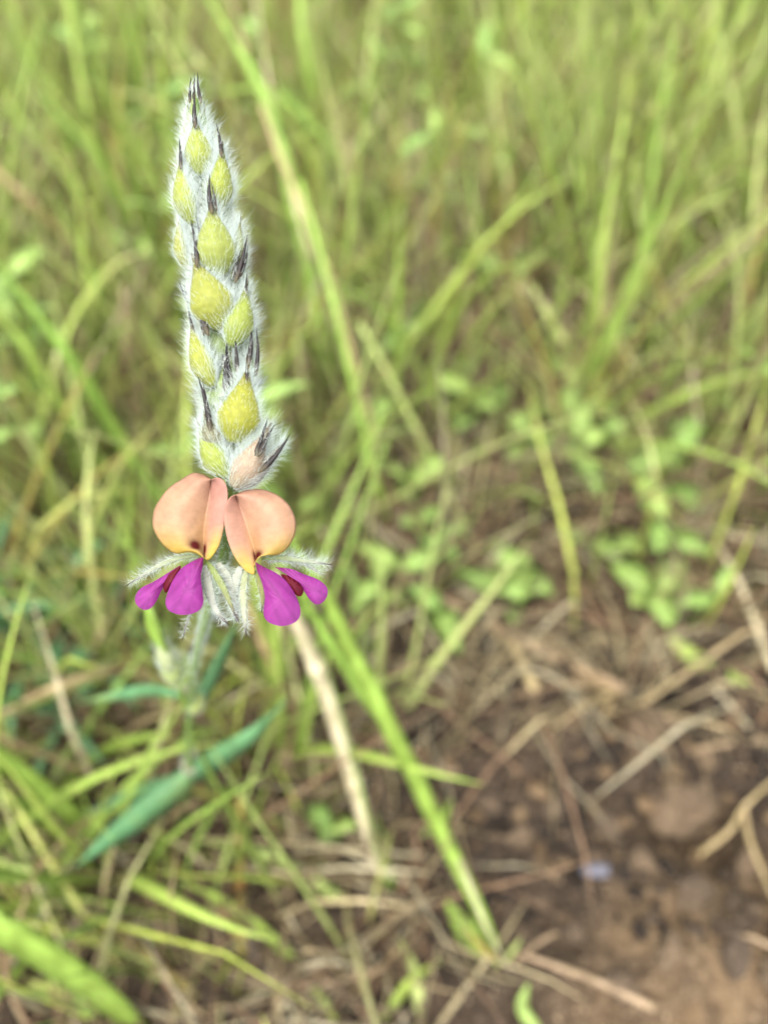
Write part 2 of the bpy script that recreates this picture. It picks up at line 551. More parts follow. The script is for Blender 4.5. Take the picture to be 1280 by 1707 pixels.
def blades_mass(name, mk, n, xr, yr, Lr, wr, pb, label, cat, seg=6, lean=(0, .5), bend=.8, lift=0.0, lying=False, pdens=None):
    got = []
    while sum(len(g[0]) for g in got) < n:
        m = 6000
        x = rng.uniform(*xr, m); y = rng.uniform(*yr, m)
        base = np.stack([x, y, np.zeros(m)], 1)
        px, py, d = proj(base)
        k = np.ones(m)
        inside = (px > -200) & (px < 1480) & (py > -150) & (py < 1900) & (d > 0)
        k[inside] = (pdens or dens_v)(px[inside], py[inside])
        k[(py >= 1900) | (d <= 0)] = .15
        ok = rng.random(m) < k
        x, y, px, py = x[ok], y[ok], px[ok], py[ok]
        m = len(x)
        L = Lr[0] + (Lr[1] - Lr[0]) * rng.random(m) ** 1.5
        az = rng.uniform(0, 6.283, m); l0 = rng.uniform(*lean, m); bd = bend * rng.random(m) ** 1.6; wob = rng.uniform(-.5, .5, m)
        pts = np.zeros((m, seg, 3))
        for i in range(1, seg):
            tt = (i - .5) / (seg - 1)
            ph = l0 + bd * tt ** 1.6; a = az + wob * math.sin(3 * tt)
            pts[:, i] = pts[:, i - 1] + (L / (seg - 1))[:, None] * np.stack([np.sin(ph) * np.cos(a), np.sin(ph) * np.sin(a), np.cos(ph)], 1)
        pts[:, :, 0] += x[:, None]; pts[:, :, 1] += y[:, None]
        if lying:
            t_ = np.linspace(0, 1, seg)[None]
            pts[:, :, 2] = hgt(pts[:, :, 0], pts[:, :, 1]) + .001 + lift * rng.random((m, 1)) ** 2 * np.sin(math.pi * t_ * rng.uniform(.5, 1, (m, 1)))
        else:
            pts[:, :, 2] += (hgt(x, y) - .002)[:, None]
        qx, qy, qd = proj(pts.reshape(-1, 3))
        qx, qy, qd = (q.reshape(m, seg) for q in (qx, qy, qd))
        bad = np.any((qd < .165) & (qx > -250) & (qx < 1530) & (qy > -350) & (qy < 2100), 1)
        bad |= np.any(np.linalg.norm(pts - CAM, axis=2) < .16, 1)
        if not lying:
            bad |= np.mean((qx > 790 + (qy - 1050) * .12) & (qx < 1300) & (qy > 1080) & (qd > 0), 1) > .12
        wd = rng.uniform(*wr, m)
        pbv = pb + np.where((px > 560) & (py > 450), .32, np.where(px > 560, .16, .04)) + np.where(py > 1150, .2, 0)
        isb = rng.random(m) < pbv
        c = np.where(isb[:, None], browns[rng.integers(0, 6, m)], greens[rng.integers(0, 6, m)]) * rng.uniform(.6, 1.25, (m, 1))
        if lying: c = c * rng.uniform(.4, 1.0, (m, 1))
        g = ~bad
        got.append((pts[g], wd[g], c[g]))
    pts, wd, c = (np.concatenate([g[i] for g in got])[:n] for i in range(3))
    m = len(pts)
    tg = np.gradient(pts, axis=1); tg /= np.linalg.norm(tg, axis=2, keepdims=True) + 1e-9
    nr = rng.normal(size=(m, 1, 3)) + np.array([0, -.6, .9 if lying else 0])
    side = np.cross(tg, nr); side /= np.linalg.norm(side, axis=2, keepdims=True) + 1e-9
    nn = np.cross(side, tg)
    t_ = np.linspace(0, 1, seg)
    prof = np.maximum(.05, (.62 + .38 * np.minimum(1, t_ * 4)) * (1 - t_ ** (6 if lying else 2.2)))
    h = (wd[:, None] * prof[None] / 2)[:, :, None]
    V = np.stack([pts - side * h + nn * h * .25, pts, pts + side * h + nn * h * .25, pts - nn * np.minimum(.0003, h * .6)], 2).reshape(-1, 3)
    cb = browns[rng.integers(0, 6, m)][:, None]
    kk = (np.maximum(0, 1 - np.arange(seg) / (seg * .3)) * (.0 if lying else .6))[None, :, None]
    T = (c[:, None] * (1 - kk) + cb * kk)
    T = np.repeat(T, 4, 1).reshape(-1, 3)
    tmpl = []
    for i in range(seg - 1):
        for q in range(4):
            q2 = (q + 1) % 4
            tmpl.append((i * 4 + q, i * 4 + q2, i * 4 + 4 + q2, i * 4 + 4 + q))
    F_ = (np.array(tmpl)[None] + (np.arange(m) * seg * 4)[:, None, None]).reshape(-1, 4)
    o = big_mesh(name, V, F_, M[mk], T)
    return tag(o, label, cat, kind='stuff')

blades_mass('grass', 'sward', 37000, (-.5, .5), (.0, .85), (.02, .105), (.0008, .0025), .2, 'fine mixed green and straw grass filling the meadow floor', 'grass', 5, (0, .85))
blades_mass('grass', 'sward', 4500, (-1.6, 1.6), (.8, 2.6), (.06, .18), (.002, .005), .25, 'distant mixed grass of the meadow beyond the flower', 'grass', 5)
def dens_low(px, py):
    return np.where((px > 740) & (py > 1130 + .25 * (1280 - px)), .02, np.where((px > 400) & (py > 500), 1.0, .8))
blades_mass('thatch', 'litter', 21000, (-.42, .42), (.0, .72), (.012, .065), (.0004, .0016), .93, 'dead straw and stem bits matted over the soil', 'thatch', 5, (1.35, 1.57), .3, .022, True, dens_low)

# ------------------------------------------------------------------ grass tufts one can tell apart
N_SEG = 10
variants = []
for i in range(22):
    lean = .05 + .65 * rng.random(); bend = [.08, .22, .45, .9][i % 4] * rng.uniform(.7, 1.2)
    pth = blade_path(1.0, 0, lean, bend, N_SEG, rng.uniform(-.5, .5))
    variants.append(pth)
var_me = {}
def variant_mesh(i, wd, mk):
    key = (i, round(wd / .006), mk)
    if key not in var_me:
        v, f = ribbon(variants[i], blade_width(key[1] * .006, N_SEG, i % 2), np.array([-.3, .25 * (i % 3 - 1), 1.0]) if i % 4 > 1 else unit(np.array([-1, .4 * (i % 3 - 1), .2])), .25, .0016)
        me = bpy.data.meshes.new('blade')
        me.from_pydata([tuple(q) for q in v], [], f)
        me.polygons.foreach_set('use_smooth', [True] * len(me.polygons))
        me.materials.append(M[mk])
        var_me[key] = me
    return var_me[key]

KINDS = {
    'blade': ('fresh green grass', 'grass tuft', 'fresh green grass tufts'),
    'blade_pale': ('pale yellowish grass', 'grass tuft', 'pale grass tufts'),
    'blade_old': ('withered tan grass', 'grass tuft', 'yellowing grass tufts'),
}
def make_tufts(mk, count, xr, yr, nb, Lr, wr):
    made = 0
    for _ in range(count * 8):
        if made >= count: break
        x, y, px, py = grow_spot(xr, yr)
        z = hgt(x, y) - .002
        todo = []
        for b_ in range(rng.integers(*nb)):
            i = int(rng.integers(len(variants)))
            L = rng.uniform(*Lr); a = rng.uniform(0, 6.283)
            ca, sa = math.cos(a), math.sin(a)
            off = rng.normal(size=2) * .004
            q = variants[i] * L
            pts = np.stack([q[:, 0] * ca - q[:, 1] * sa + x + off[0], q[:, 0] * sa + q[:, 1] * ca + y + off[1], q[:, 2] + z], 1)
            if not blocked(pts):
                todo.append((i, L, a, off, rng.uniform(*wr) / L))
        if len(todo) < 3: continue
        mx = max(q[1] for q in todo)
        size = 'tall' if mx > .141 else 'low' if mx < .122 else 'middling'
        full = 'sparse' if len(todo) <= 4 else 'full' if len(todo) >= 8 else 'loose'
        kd = KINDS[mk]
        e = empty('grass_tuft', (x, y, z), f'{size} {full} tuft of {kd[0]} near {near(x, y)}', kd[1], kd[2])
        for (i, L, a, off, wd) in todo:
            o = link('blade', variant_mesh(i, wd, mk), e)
            o.location = (off[0], off[1], 0)
            o.rotation_euler = (0, 0, a)
            o.scale = (L, L, L)
        made += 1
make_tufts('blade', 130, (-.36, .36), (.03, .62), (5, 10), (.05, .15), (.002, .0040))
make_tufts('blade_pale', 110, (-.36, .36), (.03, .62), (5, 10), (.05, .14), (.0018, .0036))
make_tufts('blade_old', 36, (-.34, .34), (.03, .6), (4, 7), (.04, .12), (.0018, .0034))

# ------------------------------------------------------------------ stalks and blades that can be picked out by eye
def path_from(pts, n=18):
    out = []
    for i, q in enumerate(pts):
        p_ = P(*q)
        lim = hgt(p_[0], p_[1]) + .0025
        if i and p_[2] < lim:
            p_ = P(q[0], q[1], gdepth(q[0], q[1], lim))
        out.append(p_)
    return spline(out, n)
def g3(px, py, up=0.0):
    """pixel on the soil as (px, py, depth), a little sunk or raised"""
    q = G(px, py); z = hgt(q[0], q[1]) + up
    return (px, py, gdepth(px, py, z))

def blade_thing(name, pts, wpx, mk, label, cat='grass blade', group=None, taper=(.7, 1, .9, .1), normal=None, fold=.25, n=22, jig=0):
    pth = path_from(pts, n)
    if jig:
        pth[1:-1] += rng.normal(size=(n - 2, 3)) * jig
    px, py, d = proj(pth)
    wd = wpx * float(np.mean(d)) / FPX
    wprof = np.interp(np.linspace(0, 1, n), np.linspace(0, 1, len(taper)), taper) * wd
    root = pth[0]
    v, f = ribbon(pth - root, wprof, -FW if normal is None else np.asarray(normal, float), fold)
    o = mesh_obj(name, v, f, M[mk])
    o.location = tuple(root)
    return tag(o, label, cat, group)

def stalk_thing(name, pts, wpx, mk, label, cat='stalk', group=None, nodes=2, taper=(1, .6), leaf=None, n=22):
    """hollow straw: culm with swollen nodes, plus an optional withered sheath leaf"""
    pth = path_from(pts, n)
    px, py, d = proj(pth)
    r = .5 * wpx * float(np.mean(d)) / FPX
    rad = np.interp(np.linspace(0, 1, n), np.linspace(0, 1, len(taper)), taper) * r
    root = pth[0]
    e = empty(name, root, label, cat, group)
    v, f = tube(pth - root, rad, 9)
    mesh_obj('culm', v, f, M[mk], e)
    for k in range(nodes):
        i = int((k + .7) / (nodes + .4) * (n - 2)) + 1
        dirv = unit(pth[i + 1] - pth[i - 1])
        ln = rad[i] * 1.6
        sp = [pth[i] - root + dirv * ln * q for q in (-1, -.4, .4, 1)]
        v, f = tube(sp, [rad[i] * 1.02, rad[i] * 1.13, rad[i] * 1.13, rad[i] * 1.02], 9)
        mesh_obj('node', v, f, M[mk], e)
        if leaf and k < leaf:
            q0 = pth[i] - root
            sidev = unit(np.cross(dirv, FW)) * (1 if k % 2 else -1)
            lp = spline([q0, q0 + dirv * r * 9 + sidev * r * 3, q0 + dirv * r * 16 + sidev * r * 9 - np.array([0, 0, r * 4])], 9)
            v, f = ribbon(lp, np.linspace(1.8, .1, 9) * r, -FW, .3)
            mesh_obj('sheath_leaf', v, f, M[mk], e)
    return e

# the lime blades and the bleached straw below the flowers
blade_thing('grass_shoot', [g3(836, 1600, -.004), (742, 1400, .222), (640, 1190, .196), (552, 1015, .178), (505, 930, .17), (470, 880, .166)], 28, 'lime',
            'long lime green grass blade slanting from the bare soil up behind the flowers', taper=(.5, .95, 1.05, 1.1, 1, .8, .1), jig=.00025)
blade_thing('grass_shoot', [(668, 1240, .212), (600, 1150, .2), (520, 1020, .186), (480, 950, .178), (462, 910, .176)], 18, 'lime',
            'shorter lime green blade running alongside the long lime blade', taper=(.3, 1, 1, .9, .6, .1))
stalk_thing('dry_stalk', [g3(636, 1470), (592, 1310, .23), (548, 1165, .208), (500, 1050, .19), (455, 960, .18)], 27, 'straw_pale',
            'bleached cream straw stalk standing beside the long lime blade', 'dry stalk', nodes=2, taper=(.9, 1, 1.1, .9, .6))
blade_thing('grass_shoot', [g3(650, 1500), (640, 1420, .245), (625, 1360, .24)], 26, 'lime', 'short lime shoot at the foot of the bleached straw stalk', taper=(.8, 1, .1))
blade_thing('grass_shoot', [g3(830, 1610), (790, 1570, .238), (742, 1500, .232)], 38, 'lime', 'short broad yellow green shoot at the foot of the long lime blade', taper=(.6, 1, .9, .1))
blade_thing('grass_shoot', [g3(700, 1395), (735, 1370, .25), (752, 1330, .25)], 16, 'lime', 'tiny lime shoot leaning on the middle of the long lime blade', taper=(.6, 1, .1))
for k_, (dx, dy) in enumerate(((-60, -60), (34, -40))):
    blade_thing('grass_shoot', [g3(834 + 6 * (k_ % 3), 1606, -.002), (834 + dx * .6, 1604 + dy * .5, gdepth(834, 1600) - .008), (834 + dx, 1604 + dy, gdepth(834, 1600) - .014)], 13, ['blade_old', 'blade_pale', 'blade'][k_ % 3],
                ['withered', 'pale', 'green', 'curled withered', 'leaning pale', 'outer green'][k_] + ' sprout fanning out at the foot of the long lime blade', taper=(.6, 1, .8, .1))
# lower left blades
for (pts, wp, mk, lab) in (
    ([g3(300, 1690), (240, 1600, .235), (160, 1520, .222), (60, 1460, .212), (-40, 1420, .206)], 24, 'blade_pale', 'pale arched blade above the broad lime blade over thatch'),
    ([g3(560, 1700), (470, 1580, .232), (370, 1500, .216), (300, 1470, .208)], 20, 'blade', 'green blade bowed over the torn yellow blade'),
    ([g3(640, 1560), (540, 1480, .24), (430, 1420, .228), (330, 1400, .22)], 22, 'blade_pale', 'pale green blade running low beneath the bluish leaves'),
    ([g3(520, 1440), (440, 1360, .24), (360, 1330, .226), (300, 1300, .22)], 18, 'blade_old', 'tan blade passing behind the bluish leaf'),
    ([g3(340, 1560), (300, 1500, .24), (270, 1420, .226), (262, 1370, .222)], 18, 'blade', 'short green blade standing beneath the bluish leaf'),
    ([g3(90, 1330), (160, 1260, .24), (240, 1230, .23), (310, 1230, .228)], 20, 'blade', 'level green blade behind the stem of the flowering plant'),
    ([g3(330, 1170), (220, 1120, .24), (110, 1140, .225), (-20, 1200, .215)], 20, 'straw', 'long tan straw arching past the bluish weeds'),
    ([g3(200, 1130), (130, 1040, .26), (60, 1000, .25), (-30, 980, .24)], 24, 'blade', 'soft green blade over the bluish weeds'),
    ([g3(440, 1250), (450, 1120, .25), (430, 1010, .24), (420, 900, .24)], 26, 'blade', 'upright green blade directly behind the two flowers'),
    ([g3(150, 1700), (120, 1640, .24), (60, 1650, .235), (-20, 1680, .23)], 26, 'blade', 'green blade curled under the broad lime blade over thatch'),
    ([g3(700, 1700), (690, 1620, .235), (660, 1560, .228)], 20, 'blade_pale', 'short pale blade near the foot of the bleached straw'),
    ([g3(640, 1700), (680, 1640, .238), (735, 1600, .235)], 18, 'blade', 'short green blade leaning to the foot of the long lime blade'),
    ([g3(900, 1720), (870, 1680, .238), (880, 1640, .235)], 22, 'weed', 'small green blade by the tan straw on bare soil'),
):
    blade_thing('grass_shoot', pts, wp, mk, lab, taper=(.5, 1, 1, .75, .12))
blade_thing('grass_shoot', [g3(235, 1715), (170, 1650, .19), (85, 1590, .172), (-20, 1530, .160), (-120, 1490, .16)], 66, 'lime', 'broad lime grass blade arching low over brown thatch', taper=(.7, .95, 1, .95, .6))
blade_thing('grass_shoot', [g3(190, 1400), (130, 1360, .22), (60, 1305, .205), (-30, 1235, .19)], 44, 'lime', 'bright green blade beneath the bluish leaves of the flowering plant', taper=(.4, 1, 1, .8))
blade_thing('grass_shoot', [g3(175, 1405), (110, 1385, .23), (40, 1340, .215), (-40, 1300, .2)], 36, 'blade', 'flat green blade lying under the bright green blade', taper=(.4, 1, 1, .8))
blade_thing('grass_shoot', [g3(250, 1390), (330, 1490, .245), (412, 1568, .238)], 24, 'blade_old', 'yellow tan blade with a torn tip over dark soil', taper=(.6, .9, 1, .8))
stalk_thing('dry_stalk', [g3(404, 1590), (400, 1490, .235), (402, 1330, .215)], 20, 'blade_old', 'upright yellowish stem rising from dark soil', 'dry stalk', nodes=1)
stalk_thing('twig', [g3(462, 1655, .002), (436, 1610, .245), (410, 1565, .243)], 15, 'twig', 'dark grey twig under the torn yellow blade tip', 'twig', nodes=1)
blade_thing('grass_shoot', [g3(60, 1400), (120, 1470, .24), (200, 1560, .238), (330, 1660, .232)], 30, 'blade_old', 'long tan and green blade sagging across brown thatch', taper=(.5, 1, 1, .3))
stalk_thing('dry_stalk', [g3(20, 1335, .002), (60, 1380, .245), (110, 1440, .245)], 17, 'straw_pale', 'pale mauve straw piece next to the low green blades', 'dry stalk', nodes=1)
stalk_thing('dry_stalk', [g3(470, 1650, .002), (560, 1635, .24), (650, 1610, .24)], 12, 'rusty', 'reddish straw lying beside the dark grey twig', 'dry stalk', nodes=1)
stalk_thing('dry_stalk', [g3(470, 1262, .004), (600, 1265, .27), (762, 1285, .272)], 17, 'rusty', 'brown straw lying across behind the bleached stalk', 'dry stalk', nodes=2)
stalk_thing('dry_stalk', [g3(470, 1150), (500, 1210, .25), (525, 1260, .25)], 20, 'straw', 'short tan stalk leaning beside the bleached stalk', 'dry stalk', nodes=1)
# litter of the middle
e = stalk_thing('dry_grass_spray', [g3(1040, 1152, .010), (905, 1085, .272), (760, 1010, .285), (620, 925, .30)], 20, 'rusty',
                'fallen reddish straw with a spray of fine awns on bare soil', 'dry grass', nodes=2)
tip = P(*g3(1036, 1150, .011)) ; rt = np.array(e.location)
for (px, py) in ((885, 1245), (905, 1215), (960, 1225), (985, 1235), (850, 1160), (905, 1145), (1000, 1220), (930, 1120)):
    a = spline([P(*g3(1032 - 3 * rng.random(), 1150, .010)), P(*g3((px + 1036) / 2, (py + 1150) / 2 - 12, .009)), P(*g3(px, py, .004))], 9)
    v, f = tube(a - rt, np.linspace(.0005, .00012, 9), 5)
    mesh_obj('awn', v, f, M['straw'], e)
stalk_thing('dry_stalk', [g3(892, 1150, .003), (850, 1070, .285), (790, 1010, .29)], 18, 'straw', 'thick tan straw under the fallen reddish straw', 'dry stalk', nodes=1)
stalk_thing('dry_stalk', [g3(1090, 1680, .002), (980, 1630, .246), (866, 1590, .248)], 14, 'rusty', 'tan straw lying on soil at the foot of the long lime blade', 'dry stalk', nodes=2)
stalk_thing('dry_stalk', [g3(860, 1600, .003), (900, 1570, .245), (925, 1555, .246)], 10, 'rusty', 'stub of tan straw crossing the foot of the long lime blade', 'dry stalk', nodes=0)
stalk_thing('root', [g3(1165, 1425, .002), (1215, 1385, .255), (1240, 1345, .258), (1300, 1290, .262)], 9, 'straw', 'bent pale root crossing the edge of the dark hollow', 'root', nodes=0)
stalk_thing('root', [g3(1238, 1350, .006), (1252, 1410, .25), (1290, 1500, .246)], 10, 'straw', 'pale root forking down from the bent root', 'root', nodes=0)
stalk_thing('dry_stalk', [g3(1150, 1252, .002), (1210, 1240, .27), (1300, 1232, .272)], 10, 'rusty', 'tan straw lying above the dark hollow', 'dry stalk', nodes=1)
stalk_thing('dry_stalk', [g3(1300, 1585, .003), (1240, 1560, .247), (1200, 1580, .246)], 8, 'rusty', 'thin straw curled on the pale dry soil patch', 'dry stalk', nodes=0)
stalk_thing('dry_stalk', [g3(1290, 1120, .01), (1230, 970, .27), (1190, 900, .285)], 12, 'straw_pale', 'bleached straw leaning beside the low leafy weed', 'dry stalk', nodes=1)
blade_thing('grass_shoot', [g3(1115, 1060, .006), (1160, 1100, .285), (1250, 1140, .275)], 32, 'blade', 'dull green blade drooping onto bare soil', taper=(.5, 1, .8, .1))
# stems of the middle and right
for (pts, wp, mk, lab) in (
    ([g3(1070, 760), (1000, 650, .33), (940, 570, .31), (880, 470, .30)], 26, 'blade_pale', 'thick pale green stem leaning over brown thatch'),
    ([g3(850, 760), (825, 600, .34), (800, 420, .33), (780, 250, .33)], 15, 'blade', 'slender upright green stem above the small weeds'),
    ([g3(790, 910), (730, 790, .30), (660, 650, .28), (600, 540, .27)], 22, 'blade_pale', 'grey green stem slanting behind the flowers'),
    ([g3(1090, 730), (1110, 560, .35), (1070, 380, .34), (1050, 260, .34)], 20, 'blade_pale', 'yellow green stem beside the wide soft green blade'),
    ([g3(655, 890), (625, 800, .27), (600, 690, .26), (560, 520, .25), (500, 300, .245)], 24, 'lime', 'tall bright green stem beside the flower spike'),
    ([g3(665, 880), (600, 640, .29), (540, 430, .28), (455, 230, .28), (380, -20, .36)], 13, 'straw', 'tall mauve brown straw behind the flower spike'),
    ([g3(640, 800), (560, 560, .32), (470, 250, .30), (420, -40, .42)], 11, 'straw_pale', 'tall pale straw behind the flower spike'),
    ([g3(240, 720), (212, 600, .30), (205, 480, .29)], 14, 'rusty', 'short upright rusty stem amid the green grass'),
    ([g3(200, 520), (110, 395, .34), (0, 290, .32), (-60, 240, .32)], 17, 'straw', 'grey straw slanting through the long green grass'),
    ([g3(110, 700), (98, 620, .27), (96, 580, .265)], 12, 'straw_pale', 'short white straw upright in the green grass'),
    ([g3(470, 1290), (490, 1190, .25), (440, 1080, .23), (400, 980, .23)], 22, 'straw', 'tan stem rising between the bluish leaf and the bleached straw'),
):
    stalk_thing('grass_stalk', pts, wp * .62, mk, lab, 'grass stalk', nodes=2, taper=(1, .9, .6))
for (pts, wp, mk, lab) in (
    ([g3(560, 700), (500, 380, .3), (440, 160, .29), (330, -30, .28)], 34, 'lime', 'broad bright green blade rising behind the spike tip'),
    ([g3(560, 560), (530, 250, .4), (505, 60, .38), (490, -80, .38)], 36, 'lime', 'broad upright green blade at the top of the meadow'),
    ([g3(690, 420), (480, 170, .36), (360, 155, .35)], 22, 'lime', 'green blade bending level beside the spike tip'),
    ([g3(1330, 300), (1260, 225, .42), (1170, 220, .43)], 22, 'lime', 'yellow green blade bent level in the far grass'),
    ([g3(330, 930), (220, 760, .28), (120, 600, .25), (-20, 420, .23)], 32, 'lime', 'long bright green blade slanting through thick green grass'),
    ([g3(250, 900), (120, 700, .28), (30, 560, .26), (-50, 480, .25)], 26, 'blade', 'mid green blade slanting under the long bright blade'),
    ([g3(610, 1100), (600, 1010, .27), (580, 940, .27)], 34, 'weed', 'short broad green leaf blade behind the right flower'),
    ([g3(1150, 700), (1160, 540, .36), (1190, 430, .35)], 44, 'blade', 'wide soft green blade beside a yellow green stem'),
    ([g3(990, 330), (950, 370, .5), (1030, 380, .49)], 14, 'straw_pale', 'white dry leaf fleck lodged in the grass'),
):
    blade_thing('grass_shoot', pts, wp * .75, mk, lab, taper=(.5, .9, 1, .75, .12))

# ------------------------------------------------------------------ small broad-leaved weeds
def leaf_shape(L, wd, droop=.25, n=9):
    t_ = np.linspace(0, 1, n)
    pth = np.stack([L * t_, np.zeros(n), L * (.22 * np.sin(math.pi * t_ * .6) - droop * t_ ** 2)], 1)
    prof = wd * np.array([.12, .55, .85, 1, .98, .85, .62, .34, .04])
    return ribbon(pth, prof, np.array([0, 0, 1.0]), .18, .0003)
leaf_vars = {}
def weed(px, py, height, leaves, leafL, leafW, mk, label, group, depth=None):
    g = G(px, py) if depth is None else None
    x, y = g[0], g[1]
    z = hgt(x, y) - .001
    e = empty('weed_seedling', (x, y, z), label, 'weed', group)
    lean = rng.normal(size=2) * height * .2
    pth = spline([(0, 0, 0), (lean[0] * .3, lean[1] * .3, height * .5), (lean[0], lean[1], height)], 8)
    v, f = tube(pth, np.linspace(.0007, .0004, 8), 6)
    mesh_obj('stem', v, f, M[mk], e)
    a0 = rng.uniform(0, 6.28)
    for k in range(leaves):
        key = (round(leafL, 3), round(leafW, 4), k % 3, mk)
        if key not in leaf_vars:
            v, f = leaf_shape(leafL * (.8 + .15 * (k % 3)), leafW, .1 + .15 * (k % 3))
            me = bpy.data.meshes.new('leaf')
            me.from_pydata([tuple(q) for q in v], [], f)
            me.polygons.foreach_set('use_smooth', [True] * len(me.polygons))
            me.materials.append(M[mk])
            leaf_vars[key] = me
        o = link('leaf', leaf_vars[key], e)
        i = min(7, 3 + (k * 5) // max(1, leaves))
        if k >= leaves - 2: i = 7
        o.location = tuple(pth[i])
        o.rotation_euler = (rng.normal() * .2, -rng.uniform(-.1, .5), a0 + k * 2.4)
    return e
for (px, py, hh, nl, ll, lw, lab) in (
    (1110, 830, .022, 3, .022, .013, 'small pale green weed with a broad pointed leaf over brown thatch'),
    (1070, 1000, .014, 5, .017, .012, 'green leafy weed at the edge of the bare soil'),
    (1075, 930, .02, 4, .02, .010, 'yellow green weed leaning over the leafy weed at the soil edge'),
    (845, 970, .012, 4, .017, .012, 'flat green weed in the middle of the thatch'),
    (690, 830, .018, 3, .017, .010, 'small bright weed beside the grey green stem'),
    (705, 1050, .016, 3, .015, .008, 'lime weed sprout behind the fallen reddish straw'),
    (785, 710, .018, 4, .02, .012, 'mid green weed at the foot of the slender stem'),
    (930, 710, .022, 4, .022, .011, 'pale green weed with upturned leaf near the thick pale stem'),
    (905, 800, .014, 4, .022, .010, 'spreading green weed below the thick pale stem'),
    (850, 580, .03, 3, .022, .013, 'oval leaved weed standing in the mid grass'),
    (160, 270, .05, 3, .02, .010, 'lone pale weed showing among far green grass'),
    (570, 1360, .012, 3, .01, .007, 'tiny sprout between bleached straw and brown litter'),
):
    weed(px, py, hh, nl, ll, lw, 'weed', lab, None)
for i in range(22):
    px = rng.uniform(600, 1270); py = rng.uniform(560, 1060)
    hh, nl, gq = rng.uniform(.010, .03), int(rng.integers(2, 5)), G(px, py)
    weed(px, py, hh, nl, [.010, .013, .016][i % 3], [.0055, .0075][i % 2], 'weed',
         f"{['two', 'three', 'four'][nl - 2]}-leaved {['small', 'medium', 'larger'][i % 3]} seedling in thatch near {near(gq[0], gq[1])}", 'seedlings in the thatch')
for i in range(40):
    for _ in range(40):
        px = rng.uniform(-50, 1330); py = rng.uniform(90, 900)
        if px < 560 and py > 700 or rng.random() < .5: break
    if 560 < px < 1300 and py > 520: continue
    hh, nl, gq = rng.uniform(.025, .08), int(rng.integers(4, 8)), G(px, py)
    weed(px, py, hh, nl, [.012, .016, .02][i % 3], [.006, .008][i % 2], 'weed',
         f"{'tall' if hh > .055 else 'low'} light green weed with {['narrow', 'broader'][i % 2]} {['tiny', 'small', 'long'][i % 3]} leaves near {near(gq[0], gq[1])}", 'leafy weeds in the grass')
for wi, (px, py) in enumerate(((40, 1150), (110, 1190), (90, 1080), (180, 1120), (30, 1010), (150, 1040))):
    weed(px, py, rng.uniform(.015, .035), 6, .030, .0040, 'teal',
         ['low bluish weed under the long tan straw', 'bluish weed crowding the level green blade', 'bluish weed under the soft green blade', 'bluish weed behind the side shoot of the flowering plant', 'outermost bluish weed at the edge of the thick grass', 'bluish weed under the flowers near thick grass'][wi], 'narrow leaved bluish weeds')

# ------------------------------------------------------------------ the flowering plant
PX = FOCUS / FPX                 # one photo pixel at the flower, in metres
root_p = P(*g3(292, 1400, -.003))
plant = empty('flowering_plant', root_p, 'hairy flower spike with white fuzzy buds and two orange and purple pea flowers', 'flowering plant')
def part(name, verts, faces, mat, tone, parent=None, kind=None):
    o = mesh_obj(name, verts - root_p if isinstance(verts, np.ndarray) else [np.asarray(v) - root_p for v in verts], faces, mat, parent or plant, tone)
    if kind: o['kind'] = kind
    return o
def C3(*c): return np.array(srgb(*c)[:3]) * .50

stem_px = [(292, 1400, None), (306, 1345, .222), (313, 1295, .2), (316, 1200, .172), (326, 1105, .146), (350, 1010, .122), (377, 910, .107), (388, 800, .1015),
           (384, 650, .1012), (368, 520, .101), (350, 380, .1005), (334, 240, .1), (327, 165, .1)]
spts = [root_p] + [P(*q) for q in stem_px[1:]]
sp = spline(spts, 70)
srad = np.interp(np.linspace(0, 1, 70), [0, .3, .6, .8, 1], [.0010, .0008, .0007, .0008, .0003])
v, f = tube(sp, srad, 10)
k = np.linspace(0, 1, 70)[:, None]
tn = C3(140, 168, 92) * (1 - k) + C3(150, 178, 92) * k
stem = part('stem', v, f, M['stem'], np.repeat(tn, 10, 0))

def hair_geo(roots, dirs, lens, rad=.000013, curl=None):
    """fine tapering three-sided hairs"""
    VV, FF = [], []
    for r0, d, L in zip(roots, dirs, lens):
        a = unit(np.cross(d, [.31, .77, .55])); b = np.cross(d, a)
        bend = (curl if curl is not None else UP) * L * .22 + (a * rng.normal() + b * rng.normal()) * L * .10
        o = len(VV)
        for (s, rr) in ((0, 1.0), (.5, .8)):
            c = r0 + d * L * s + bend * s * s
            for q in range(3):
                an = q * 2.0944
                VV.append(c + rad * rr * (a * math.cos(an) + b * math.sin(an)))
        VV.append(r0 + d * L + bend)
        for q in range(3):
            q2 = (q + 1) % 3
            FF += [(o + q, o + q2, o + 3 + q2, o + 3 + q), (o + 3 + q, o + 3 + q2, o + 6)]
    return VV, FF

def fuzz(parent, roots, dirs, lens, rad=.000013):
    v, f = hair_geo(roots, dirs, lens, rad)
    o = part('fuzz', v, f, M['fuzz'], None, parent, 'stuff')
    return o

# stem fuzz
rr, dd, ll = [], [], []
for i in range(4200):
    u = rng.triangular(.40, .94, .985)
    j = u * 69; i0 = int(j)
    c = sp[i0] * (1 - j + i0) + sp[i0 + 1] * (j - i0)
    tg = unit(sp[i0 + 1] - sp[i0])
    n = unit(np.cross(tg, rng.normal(size=3)))
    rr.append(c + n * srad[i0] * .9); dd.append(unit(n + tg * rng.uniform(-.1, .6))); ll.append(rng.uniform(.0003, .0011) * (1.1 if u > .5 else .7))
fuzz(stem, rr, dd, ll, .00002)

